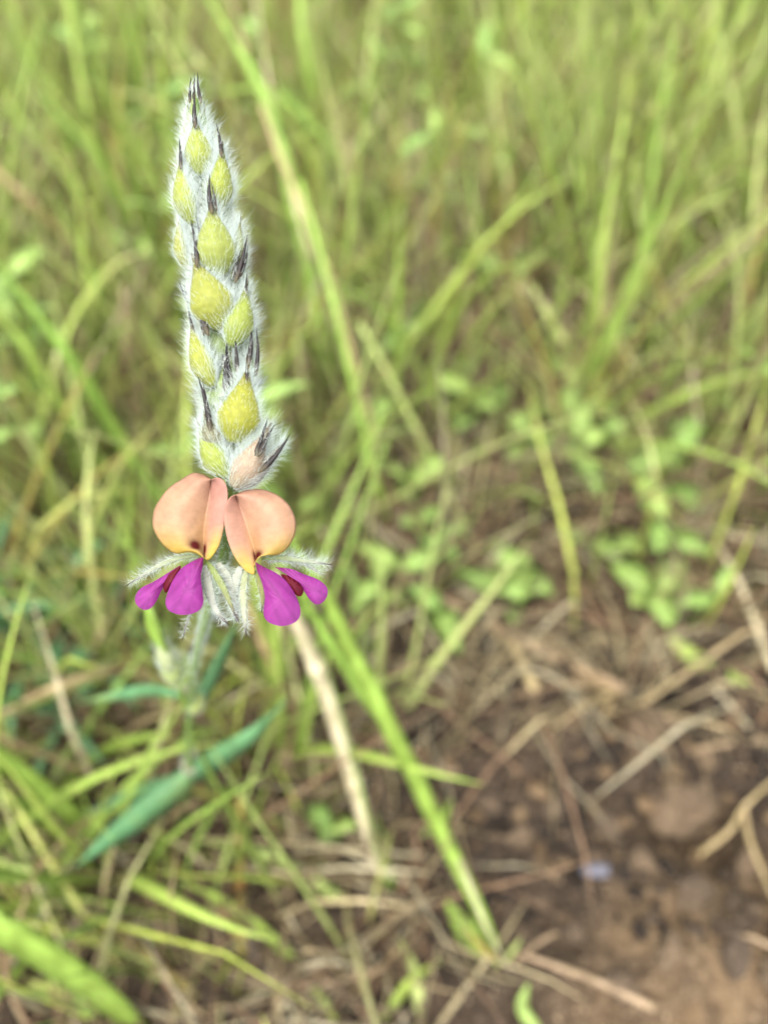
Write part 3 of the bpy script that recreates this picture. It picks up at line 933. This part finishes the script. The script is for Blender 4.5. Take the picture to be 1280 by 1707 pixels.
def sm(a, b, x):
    x = min(1, max(0, (x - a) / (b - a))); return x * x * (3 - 2 * x)
SH_T = [0, .08, .2, .33, .53, .72, .87, 1]
SH_W = [.28, .58, .88, 1, .72, .36, .15, .04]
def bud(base, tip, hw, phi, awns, do=(0, 0), face=None, margin=None, hairs=520, hl=1.0, bulge=.35, kind='bud', awn_r=2.2):
    """calyx: a boat-shaped fuzzy body from base to tip (photo pixels at the spike's depth), turned phi degrees to the side,
    with dark pointed lobe tips"""
    B = P(base[0], base[1], FOCUS - do[0] * .001)
    T_ = P(tip[0] + .14 * (tip[0] - base[0]), tip[1] + .14 * (tip[1] - base[1]), FOCUS - do[1] * .001)
    B = B - .12 * (T_ - B)
    L = np.linalg.norm(T_ - B); z = (T_ - B) / L
    n0 = unit(-FW - z * np.dot(-FW, z)); x0 = np.cross(z, n0)
    a = math.radians(phi)
    nrm = n0 * math.cos(a) + x0 * math.sin(a); sx = np.cross(z, nrm)
    hw = hw * PX * 1.28
    NT, NU = 22, 24
    vary = np.array([rng.uniform(.94, 1.06), rng.uniform(.97, 1.08), rng.uniform(.8, 1.3)])
    face = C3(184, 192, 82) if face is None else face
    margin = C3(190, 204, 132) if margin is None else margin
    tipc = C3(110, 92, 48)
    V, T2, N2 = [], [], []
    for i in range(NT):
        t_ = i / (NT - 1)
        wv = hw * np.interp(t_, SH_T, SH_W)
        c = B + z * L * t_ + nrm * (bulge * hw * math.sin(math.pi * min(1, t_ * 1.15)))
        for k_ in range(NU):
            u = 2 * math.pi * k_ / NU
            cu, su = math.cos(u), math.sin(u)
            keel = .12 * max(0, cu) ** 6
            rad = nrm * (cu * (.62 if cu > 0 else .5) + keel) + sx * su
            V.append(c + wv * rad); N2.append(unit(nrm * cu * 1.3 + sx * su))
            m_ = sm(-.25, .6, cu)
            col = margin * (1 - m_) + face * m_
            col = col * (1 - .25 * max(0, .25 - t_) / .25) + C3(120, 150, 60) * .25 * max(0, .25 - t_) / .25
            tk = max(0, (t_ - .66) / .34)
            T2.append((col * (1 - tk) + tipc * tk) * vary)
    F2 = [(i * NU + k_, i * NU + (k_ + 1) % NU, (i + 1) * NU + (k_ + 1) % NU, (i + 1) * NU + k_) for i in range(NT - 1) for k_ in range(NU)]
    F2 += [tuple(range(NU))[::-1], tuple((NT - 1) * NU + k_ for k_ in range(NU))]
    o = part(kind, V, F2, M['calyx'], T2)
    # fuzz
    rr, dd, ll = [], [], []
    V = np.array(V); N2 = np.array(N2)
    for _ in range(int(hairs * 2.9)):
        t_ = rng.random() ** .9 * .93
        u = rng.uniform(0, 2 * math.pi)
        i = t_ * (NT - 1); k_ = int(u / (2 * math.pi) * NU) % NU
        i0 = int(i)
        a0 = V[i0 * NU + k_]; a1 = V[min(NT - 1, i0 + 1) * NU + k_]; a2 = V[i0 * NU + (k_ + 1) % NU]
        q = a0 + (a1 - a0) * (i - i0) + (a2 - a0) * rng.random()
        nn = N2[i0 * NU + k_]
        front = max(0, math.cos(u))
        if front > .45 and rng.random() < .8: continue
        rr.append(q - nn * .00003)
        dd.append(unit(nn * rng.uniform(.35, 1.0) * (1 - .45 * front) + z * rng.uniform(.2, 1.2) + rng.normal(size=3) * .3))
        ll.append(hl * (rng.uniform(.0006, .0020) if rng.random() < .75 else rng.uniform(.0016, .0029)) * (1 - .68 * front ** 1.2))
    for _ in range(int(hairs * .22)):                          # longer hairs sweeping up from the base over the face
        k_ = int(rng.integers(-7, 8)) % NU; i0 = int(rng.integers(0, 5))
        q = V[i0 * NU + k_]; nn = N2[i0 * NU + k_]
        rr.append(q + z * L * rng.uniform(-.04, .03)); dd.append(unit(z + nn * rng.uniform(.15, .7) + rng.normal(size=3) * .25)); ll.append(rng.uniform(.0009, .0024))
    fuzz(o, rr, dd, ll)
    # dark lobe tips
    for aw in awns:
        (ax, ay), (bx, by) = aw[0], aw[1]
        r = (aw[2] if len(aw) > 2 else awn_r) * PX * 1.45
        d0 = FOCUS - (do[0] * .35 + do[1] * .65) * .001 - ((aw[3] if len(aw) > 3 else .35) + .95) * .001
        A = P(ax, ay, d0); Bp = P(bx, by, d0 - (.2 if len(aw) < 5 else aw[4]) * .001)
        bow = unit(np.cross(Bp - A, FW)) * rng.uniform(-.05, .05) * np.linalg.norm(Bp - A)
        pth = spline([A, (A + Bp) / 2 + bow, Bp], 12)
        rad = r * np.array([.35, .8, 1, 1, .92, .82, .7, .58, .45, .32, .18, .05])
        v, f = tube(pth, rad, 7, .6, FW)
        kk = np.linspace(0, 1, 12)[:, None]
        tone = np.where(kk < .25, C3(128, 116, 84) * (1 - kk / .25) + C3(50, 38, 33) * (kk / .25), C3(50, 38, 33) * (1 - kk) + C3(30, 23, 21) * kk)
        ob = part('awn', v, f, M['awn'], np.repeat(tone, 7, 0), o)
        tg = unit(Bp - A)
        rr, dd, ll = [], [], []
        for _ in range(14):
            j = rng.integers(0, 9)
            s_ = unit(np.cross(tg, rng.normal(size=3)))
            rr.append(pth[j] + s_ * rad[j] * .5); dd.append(unit(s_ * .7 + tg)); ll.append(rng.uniform(.0004, .0011) * hl)
        v, f = hair_geo(rr, dd, ll, .00002)
        o2 = part('fuzz', v, f, M['fuzz'], None, o, 'stuff')
    return o

green = C3(176, 192, 84)
pale = C3(178, 198, 122)
# buds behind the axis first: only their edges and fuzz show
for (b_, t_, hw, ph) in (((330, 300), (318, 190), 22, 150), ((345, 320), (352, 215), 20, 200), ((320, 420), (300, 320), 24, 120), ((372, 420), (388, 310), 22, 240),
                         ((325, 520), (308, 420), 22, 120), ((395, 500), (408, 420), 18, 240), ((345, 640), (322, 560), 18, 130), ((400, 620), (424, 540), 18, 235),
                         ((352, 720), (332, 650), 18, 125), ((400, 700), (428, 640), 16, 235)):
    bud(b_, t_, hw * .86, ph, [], (-2.2, -3.4), green, pale, 380, 1.0)
for (b_, t_, hw) in (((331, 250), (324, 150), 13), ((322, 262), (314, 178), 12), ((338, 262), (340, 180), 12), ((350, 480), (356, 400), 22), ((366, 600), (360, 520), 20), ((374, 690), (372, 610), 19), ((378, 760), (380, 690), 14)):
    bud(b_, t_, hw, 0, [], (-.6, -.8), pale, pale, 300, .8)
# front and side buds
bud((336, 282), (326, 204), 19, 4, [((326, 214), (325, 152), 3.0), ((317, 172), (319, 128), 1.8, .1), ((336, 172), (330, 120), 2.0, .1), ((322, 165), (324, 122), 1.4, -.2)], (1.2, .9), hairs=760)
bud((320, 362), (301, 268), 19, -38, [((302, 282), (299, 228), 2.2)], (1.1, 1.6), hairs=760)
bud((362, 342), (370, 248), 18, 34, [((370, 262), (361, 205), 2.4)], (1.0, 1.4), hairs=760)
bud((314, 440), (301, 362), 15, -58, [], (.4, .6), hairs=620)
bud((364, 448), (353, 345), 27, 6, [((354, 356), (350, 290), 3.4), ((362, 352), (352, 300), 1.6, .1)], (2.0, 2.6), hairs=800)
bud((384, 452), (400, 372), 14, 48, [((392, 472), (413, 392), 3.2, .8), ((398, 466), (415, 404), 2.2, .5), ((387, 466), (404, 412), 2.0, .3)], (1.0, 1.4), hairs=520)
bud((368, 535), (326, 436), 29, -4, [((329, 446), (318, 366), 3.0), ((350, 432), (327, 362), 3.2, -.2)], (2.2, 2.8), hairs=800)
bud((388, 566), (411, 478), 21, 40, [((411, 490), (413, 452), 1.5, .1)], (1.6, 1.7), hairs=760)
bud((352, 632), (320, 540), 19, -34, [((348, 560), (322, 480), 4.0, .9), ((340, 560), (326, 486), 2.0, .8), ((314, 506), (298, 470), 2.0, -.3), ((318, 510), (307, 474), 2.0, -.4), ((323, 552), (313, 500), 1.6, .1)], (1.4, 1.4), hairs=760)
bud((380, 660), (384, 596), 17, 0, [((380, 655), (377, 575), 3.4, .9), ((388, 640), (378, 566), 2.2, .7), ((396, 622), (392, 562), 2.8, .9), ((374, 652), (373, 608), 2.4, .8)], (.4, .4), pale, pale, 700)
bud((408, 640), (420, 590), 10, 40, [((413, 612), (419, 543), 3.4, .4), ((426, 628), (428, 546), 2.6, .3)], (.2, .2), pale, pale, 420)
bud((392, 724), (412, 622), 28, 16, [((412, 634), (410, 604), 2.2, .1)], (2.2, 2.4), C3(190, 188, 72), hairs=800)
bud((376, 786), (333, 708), 20, -30, [((352, 722), (330, 626), 3.6, .7), ((346, 690), (338, 634), 2.0, .6)], (1.4, .9), hairs=820)
bud((362, 745), (342, 690), 14, -10, [], (1.6, 1.4), C3(150, 142, 116), pale, 360)
# the lowest bud, opening, flushed pink
bud((396, 800), (446, 716), 20, 26, [((425, 760), (447, 696), 2.6, .6), ((430, 762), (458, 708), 3.0, 1.0), ((432, 788), (484, 724), 3.4, .8)], (1.6, 1.8), C3(206, 178, 160), C3(200, 200, 170), 820, 1.15)
bud((400, 806), (470, 742), 15, 40, [], (1.0, 1.0), C3(196, 186, 168), pale, 600, 1.15)

# ------------------------------------------------------------------ the two flowers
Z = lambda x, y: (190 + x * .3203, 740 + y * .3203)       # close-up coordinates to photo pixels
def lobe_mesh(crease, bound, dep, col, ns=110, nr=22):
    cr = spline([Z(*q) for q in crease], ns); bd = spline([Z(*q) for q in bound], ns)
    V, T2 = [], []
    for i in range(ns):
        s = i / (ns - 1)
        for j in range(nr):
            r = j / (nr - 1)
            q = cr[i] * (1 - r) + bd[i] * r
            V.append(P(q[0], q[1], FOCUS - dep(s, r) * .001)); T2.append(col(s, r))
    F2 = [(i * nr + j, i * nr + j + 1, (i + 1) * nr + j + 1, (i + 1) * nr + j) for i in range(ns - 1) for j in range(nr - 1)]
    return V, F2, T2
def sm(a, b, x):
    x = min(1, max(0, (x - a) / (b - a))); return x * x * (3 - 2 * x)
PEACH, PINK, YEL, RED, ORG = C3(242, 194, 150), C3(238, 170, 156), C3(248, 212, 96), C3(112, 14, 12), C3(236, 178, 116)
def banner_col(pinkness, spot):
    def fn(s, r):
        c = PEACH * (1 - pinkness) + PINK * pinkness
        c = c * (1 - .4 * sm(.55, 1, s)) + (PINK * .92) * .4 * sm(.55, 1, s)
        y = (1 - sm(.14, .5, s)) * (.3 + .7 * sm(.2, .75, r))
        c = c * (1 - y) + YEL * y
        o = (1 - sm(.0, .35, r)) * (1 - sm(.3, .75, s)) * .7
        c = c * (1 - o) + ORG * o
        c = c * (1 - .045 * max(0, math.sin(s * 70 - r * 5)) ** 3 * sm(.02, .2, r) - .05 * math.sin(s * 23 + 2) * r)
        d = math.exp(-(((s - spot[0]) / .075) ** 2 + ((r - spot[1]) / .16) ** 2)) * 1.5
        d = min(1, d)
        return c * (1 - d) + RED * d
    return fn
def solid(o, th):
    md = o.modifiers.new('thickness', 'SOLIDIFY'); md.thickness = th; md.offset = 0
    return o
def banner(e, crease, left, right, dl, dr, cl, crr):
    # the two lobes of one petal joined along its fold
    v1, f1, t1 = lobe_mesh(crease, left, dl, cl)
    v2, f2, t2 = lobe_mesh(crease, right, dr, crr)
    off = len(v1)
    V = v1 + v2; F_ = f1 + [tuple(reversed([i + off for i in q])) for q in f2]
    import bmesh
    o = part('banner_petal', V, F_, M['petal'], t1 + t2, e)
    bm = bmesh.new(); bm.from_mesh(o.data)
    bmesh.ops.remove_doubles(bm, verts=bm.verts, dist=1e-6)
    bm.to_mesh(o.data); bm.free()
    return solid(o, .00009)
def pillow(name, outline, center, off, hf, col, e, tilt=(0, 0), n=56, nr=9, hb=.25, mat='petal'):
    """closed cushion-shaped petal; off and hf in mm, tilt in mm per 100 close-up pixels"""
    ol = np.array([Z(*q) for q in outline]); ol = spline(np.vstack([ol, ol[:1]]), n + 1)[:-1]
    c = np.array(Z(*center)); b0 = np.array(Z(*outline[0]))
    ln = max(np.linalg.norm(ol - b0, axis=1))
    V, T2 = [], []
    def put(q, h):
        dx, dy = (q - c) / .3203 / 100
        V.append(P(q[0], q[1], FOCUS - (off + h + tilt[0] * dx + tilt[1] * dy) * .001)); T2.append(col(np.linalg.norm(q - b0) / ln) * (1 - .16 * max(0, math.sin(28 * math.atan2(q[1] - b0[1] + .01, q[0] - b0[0]))) ** 2))
    for sgn, hh in ((1, hf), (-1, hf * hb)):
        for j in range(1, nr + 1):
            r = j / nr
            for q in ol: put(c + (q - c) * r, sgn * (hh * (1 - r ** 2.2) * .8 + .03) + .10 * math.sin(q[0] * .55 + q[1] * .21 + off * 3) * r)
    F_ = []
    for j in range(nr - 1):
        for i in range(n):
            i2 = (i + 1) % n
            F_.append((j * n + i, j * n + i2, (j + 1) * n + i2, (j + 1) * n + i))
    o2 = nr * n
    ring = lambda j, i: o2 + j * n + i
    for j in range(nr - 1):
        for i in range(n):
            i2 = (i + 1) % n
            F_.append((ring(j, i2), ring(j, i), ring(j + 1, i), ring(j + 1, i2)))
    for i in range(n):                                        # the thin rim between the two sides
        i2 = (i + 1) % n
        F_.append(((nr - 1) * n + i, (nr - 1) * n + i2, ring(nr - 1, i2), ring(nr - 1, i)))
    V.append(P(c[0], c[1], FOCUS - (off + hf * .8 + .03) * .001)); T2.append(T2[0]); ci = len(V) - 1
    for i in range(n): F_.append(((i + 1) % n, i, ci))
    V.append(P(c[0], c[1], FOCUS - (off - hf * hb * .8 - .03) * .001)); T2.append(T2[0]); ci = len(V) - 1
    for i in range(n): F_.append((o2 + i, o2 + (i + 1) % n, ci))
    o = part(name, V, F_, M[mat], T2, e)
    me = o.data
    sh = me.attributes.new('sharp_edge', 'BOOLEAN', 'EDGE')
    rim = [(lambda a, b: (a // n == nr - 1 and b // n == nr - 1) or (a >= o2 + (nr - 1) * n and b >= o2 + (nr - 1) * n and max(a, b) < o2 + nr * n))(*ed.vertices) for ed in me.edges]
    sh.data.foreach_set('value', rim)
    return o
MAG, MAGD, MAGL = C3(190, 66, 172), C3(150, 24, 108), C3(208, 102, 196)
wcol = lambda s: (MAGD * (1 - sm(0, .3, s)) + MAG * sm(0, .3, s)) * (1 - .5 * sm(.6, 1, s)) + MAGL * .5 * sm(.6, 1, s)
kcol = lambda s: C3(140, 6, 44) * (1 - .3 * s)

def flower_base(x, y, lab):
    e = bpy.data.objects.new('flower', None); e.empty_display_size = .004
    COL.objects.link(e); e.parent = plant
    return e
fl = flower_base(0, 0, 'pea flower with wide left lobe of its peach banner petal')
banner(fl, [(470, 594), (468, 540), (470, 470), (482, 380), (497, 290), (508, 186)],
       [(470, 594), (440, 574), (390, 562), (320, 568), (262, 530), (222, 475), (203, 420), (210, 350), (240, 290), (290, 228), (345, 190), (410, 153), (460, 158), (490, 172), (508, 186)],
       [(470, 594), (490, 604), (515, 580), (545, 535), (565, 470), (578, 400), (590, 330), (593, 260), (584, 212), (560, 182), (530, 177), (508, 186)],
       lambda s, r: .6 + 2.3 * math.sin(math.pi * .82 * r) * (.35 + .65 * math.sin(math.pi * s * .9 + .1)) - .9 * r * r * s,
       lambda s, r: .6 + 2.6 * r * (.4 + .6 * s) - .8 * r ** 3,
       banner_col(.12, (.19, .30)), banner_col(.7, (.11, .10)))
pillow('wing_petal', [(467, 590), (440, 597), (395, 618), (345, 655), (305, 715), (277, 785), (269, 830), (288, 868), (340, 888), (400, 886), (448, 862), (466, 822), (461, 760), (453, 690), (464, 630)],
       (385, 770), 1.6, 1.3, wcol, fl, (.3, .12))
pillow('wing_petal', [(345, 632), (280, 672), (205, 718), (145, 748), (113, 790), (116, 832), (150, 862), (188, 858), (220, 822), (250, 762), (278, 712), (322, 665)],
       (185, 785), .2, .9, wcol, fl, (.35, .0))
pillow('keel', [(350, 632), (305, 662), (268, 700), (257, 742), (272, 776), (300, 738), (340, 682)], (297, 712), .9, .7, kcol, fl)
fr = flower_base(0, 0, 'pea flower with wide right lobe of its peach banner petal')
banner(fr, [(728, 640), (738, 590), (722, 520), (695, 440), (665, 350), (632, 266)],
       [(728, 640), (728, 678), (690, 662), (650, 620), (615, 560), (590, 490), (577, 420), (576, 350), (590, 300), (610, 275), (632, 266)],
       [(728, 640), (745, 602), (775, 578), (810, 578), (858, 574), (905, 538), (938, 480), (947, 425), (938, 370), (905, 312), (850, 266), (790, 242), (735, 236), (680, 244), (632, 266)],
       lambda s, r: .8 + 2.5 * r * (.4 + .6 * s) - .7 * r ** 3,
       lambda s, r: .8 + 2.2 * math.sin(math.pi * .82 * r) * (.35 + .65 * math.sin(math.pi * s * .9 + .1)) - .9 * r * r * s,
       banner_col(.5, (.15, .03)), banner_col(.2, (.15, .2)))
pillow('wing_petal', [(735, 612), (780, 640), (835, 666), (885, 702), (930, 760), (963, 830), (970, 890), (940, 930), (870, 948), (802, 926), (778, 880), (786, 800), (770, 720), (745, 660)],
       (868, 815), 1.6, 1.3, wcol, fr, (-.3, .12))
pillow('wing_petal', [(835, 640), (920, 650), (990, 678), (1060, 704), (1104, 740), (1113, 780), (1092, 820), (1055, 836), (1020, 812), (988, 765), (945, 712), (890, 675)],
       (1045, 770), .2, .9, wcol, fr, (-.35, 0))
pillow('keel', [(868, 676), (920, 690), (965, 725), (986, 762), (974, 792), (945, 785), (910, 738), (880, 702)], (935, 742), .9, .7, kcol, fr)

def lobe(e, pts, wpx, depth, c0, c1, hairs, hl=1.0, tipdark=True, flat=.45):
    """long hairy calyx lobe"""
    n = 16
    pth = spline([P(*Z(x, y), FOCUS - d * .001) for (x, y), d in zip(pts, depth)], n)
    rad = .5 * wpx * .3203 * PX * np.interp(np.linspace(0, 1, n), [0, .15, .4, .75, 1], [.5, .9, 1, .55, .06])
    v, f = tube(pth, rad, 10, flat, FW)
    kk = np.linspace(0, 1, n)[:, None]
    tone = c0 * (1 - kk) + c1 * kk
    if tipdark:
        q = np.clip((kk - .72) / .2, 0, 1); tone = tone * (1 - q) + C3(104, 92, 92) * q
    o = part('calyx_lobe', v, f, M['calyx'], np.repeat(tone, 10, 0), e)
    rr, dd, ll = [], [], []
    for _ in range(int(hairs * .6)):
        j = rng.integers(0, n - 2)
        tg = unit(pth[j + 1] - pth[j])
        s_ = unit(np.cross(tg, FW)) * rng.choice([-1, 1]) + FW * rng.normal() * .5
        s_ = unit(s_)
        rr.append(pth[j] + (pth[j + 1] - pth[j]) * rng.random() + s_ * rad[j] * .7)
        dd.append(unit(s_ * .8 + tg * rng.uniform(.1, 1.3) + rng.normal(size=3) * .35)); ll.append(hl * rng.uniform(.0004, .0016))
    v, f = hair_geo(rr, dd, ll, .000013)
    part('fuzz', v, f, M['fuzz'], None, e, 'stuff')
W1, W2, GR = C3(226, 230, 206), C3(206, 208, 196), C3(156, 176, 88)
lobe(fl, [(440, 580), (330, 596), (210, 648), (60, 742)], 32, (-.4, -.9, -1.6, -3.0), C3(176, 190, 130), W2, 620, 1.2)
lobe(fl, [(485, 615), (530, 680), (585, 780), (640, 912)], 42, (.2, .3, .2, -.4), GR, C3(176, 176, 130), 420)
lobe(fl, [(480, 630), (492, 740), (530, 860), (600, 945)], 56, (-.6, -.8, -.8, -1.0), W1, W2, 700, 1.1)
lobe(fl, [(462, 640), (466, 690), (440, 800), (390, 900), (356, 1030)], 24, (-.6, -1, -1.6, -2.6, -4.0), W1, C3(150, 146, 140), 300, .9)
lobe(fl, [(540, 620), (590, 700), (625, 820), (650, 930)], 64, (-1.2, -1.4, -1.4, -1.6), W1, W2, 620, 1.1)
lobe(fr, [(770, 596), (870, 592), (980, 606), (1145, 632)], 32, (-.3, -.7, -1.2, -2.2), C3(168, 188, 110), W2, 620, 1.25)
lobe(fr, [(800, 610), (900, 600), (1000, 630), (1100, 690)], 30, (-1.4, -1.8, -2.2, -3.2), W1, W2, 420, 1.3, False)
lobe(fr, [(695, 640), (678, 730), (676, 840), (690, 1005)], 44, (-.2, -.3, -.4, -.8), C3(182, 190, 130), W1, 520, 1.1)
lobe(fr, [(735, 660), (760, 720), (775, 790), (770, 880)], 38, (.6, .6, .5, 0), C3(150, 156, 66), C3(170, 166, 120), 260)
lobe(fr, [(660, 640), (630, 730), (620, 840), (640, 930)], 56, (-1.3, -1.5, -1.5, -1.8), W1, W2, 520, 1.1)

# dew beads caught in the fuzz
import bmesh
def bead(px, py, r, stretch=1.0):
    bm = bmesh.new(); bmesh.ops.create_uvsphere(bm, u_segments=14, v_segments=9, radius=1)
    c = P(px, py, FOCUS - .0042)
    v = [c + r * PX * (RT * q.co.x + UP * q.co.z * stretch + FW * q.co.y) for q in bm.verts]
    f = [tuple(x.index for x in q.verts) for q in bm.faces]; bm.free()
    part('dew_drop', v, f, M['dew'], None)
bead(373, 597, 3.2, 1.9); bead(371, 608, 2.4); bead(368, 664, 3.4); bead(375, 660, 2.2)

# ------------------------------------------------------------------ leaves and side shoots lower on the plant
def plant_leaf(pts, wpx, normal, mk='teal', prof=(.15, .6, .92, 1, .95, .8, .55, .2, .03), fold=.22, name='leaf'):
    n = 24
    pth = spline([P(*q) for q in pts], n)
    px, py, d = proj(pth)
    wd = wpx * d / FPX * np.interp(np.linspace(0, 1, n), np.linspace(0, 1, len(prof)), prof)
    v, f = ribbon(pth, wd, np.asarray(normal, float), fold, .0003)
    return part(name, v, f, M[mk], None)
plant_leaf([(306, 1296, .198), (360, 1262, .190), (420, 1222, .182), (478, 1166, .174)], 42, (.2, -.7, .7), prof=(.7, .92, 1, .95, .85, .68, .46, .2, .03))
plant_leaf([(326, 1284, .198), (270, 1328, .196), (205, 1380, .197), (122, 1448, .2)], 46, (.2, -.7, .7), prof=(.6, .9, 1, 1, .9, .75, .5, .22, .03))
plant_leaf([(310, 1290, .202), (250, 1315, .206), (190, 1338, .21), (135, 1362, .214)], 28, (.1, -.6, .8))
plant_leaf([(320, 1186, .168), (345, 1140, .164), (372, 1085, .16), (398, 1030, .158)], 32, (.5, -.8, .3))
plant_leaf([(318, 1165, .168), (260, 1150, .178), (200, 1158, .188), (130, 1172, .2)], 22, (.1, -.5, .85))
# young side shoot with fuzzy buds
sh = spline([P(316, 1190, .169), P(298, 1140, .156), P(280, 1095, .148), P(262, 1040, .142), P(248, 1005, .14)], 14)
v, f = tube(sh, np.linspace(.0008, .0004, 14), 8)
part('side_shoot', v, f, M['stem'], np.tile(C3(150, 180, 80), (14 * 8, 1)))
def small_bud(base, tip, hw, dep, face):
    B, T_ = P(*base, dep), P(*tip, dep - .001)
    L = np.linalg.norm(T_ - B); z = (T_ - B) / L
    pth = [B + z * L * t_ for t_ in np.linspace(0, 1, 10)]
    rad = hw * dep / FPX * np.array([.35, .7, .92, 1, .98, .88, .7, .48, .25, .05])
    v, f = tube(pth, rad, 12)
    o = part('bud', v, f, M['calyx'], np.tile(face, (120, 1)))
    rr, dd, ll = [], [], []
    for _ in range(300):
        j = rng.integers(0, 9); s_ = unit(np.cross(z, rng.normal(size=3)))
        rr.append(pth[j] + s_ * rad[j] * .95); dd.append(unit(s_ + z * .6)); ll.append(rng.uniform(.0006, .0016))
    fuzz(o, rr, dd, ll, .00002)
small_bud((292, 1140), (272, 1065), 17, .150, C3(190, 206, 120))
small_bud((300, 1150), (312, 1085), 15, .153, C3(176, 198, 110))
small_bud((284, 1120), (262, 1050), 14, .148, C3(200, 210, 150))
small_bud((322, 1190), (332, 1140), 14, .166, C3(190, 204, 110))
small_bud((312, 1290), (326, 1250), 13, .196, C3(200, 190, 160))
plant_leaf([(274, 1085, .147), (256, 1050, .144), (244, 1010, .141)], 18, -FW, 'lime', (.5, 1, 1, .3))
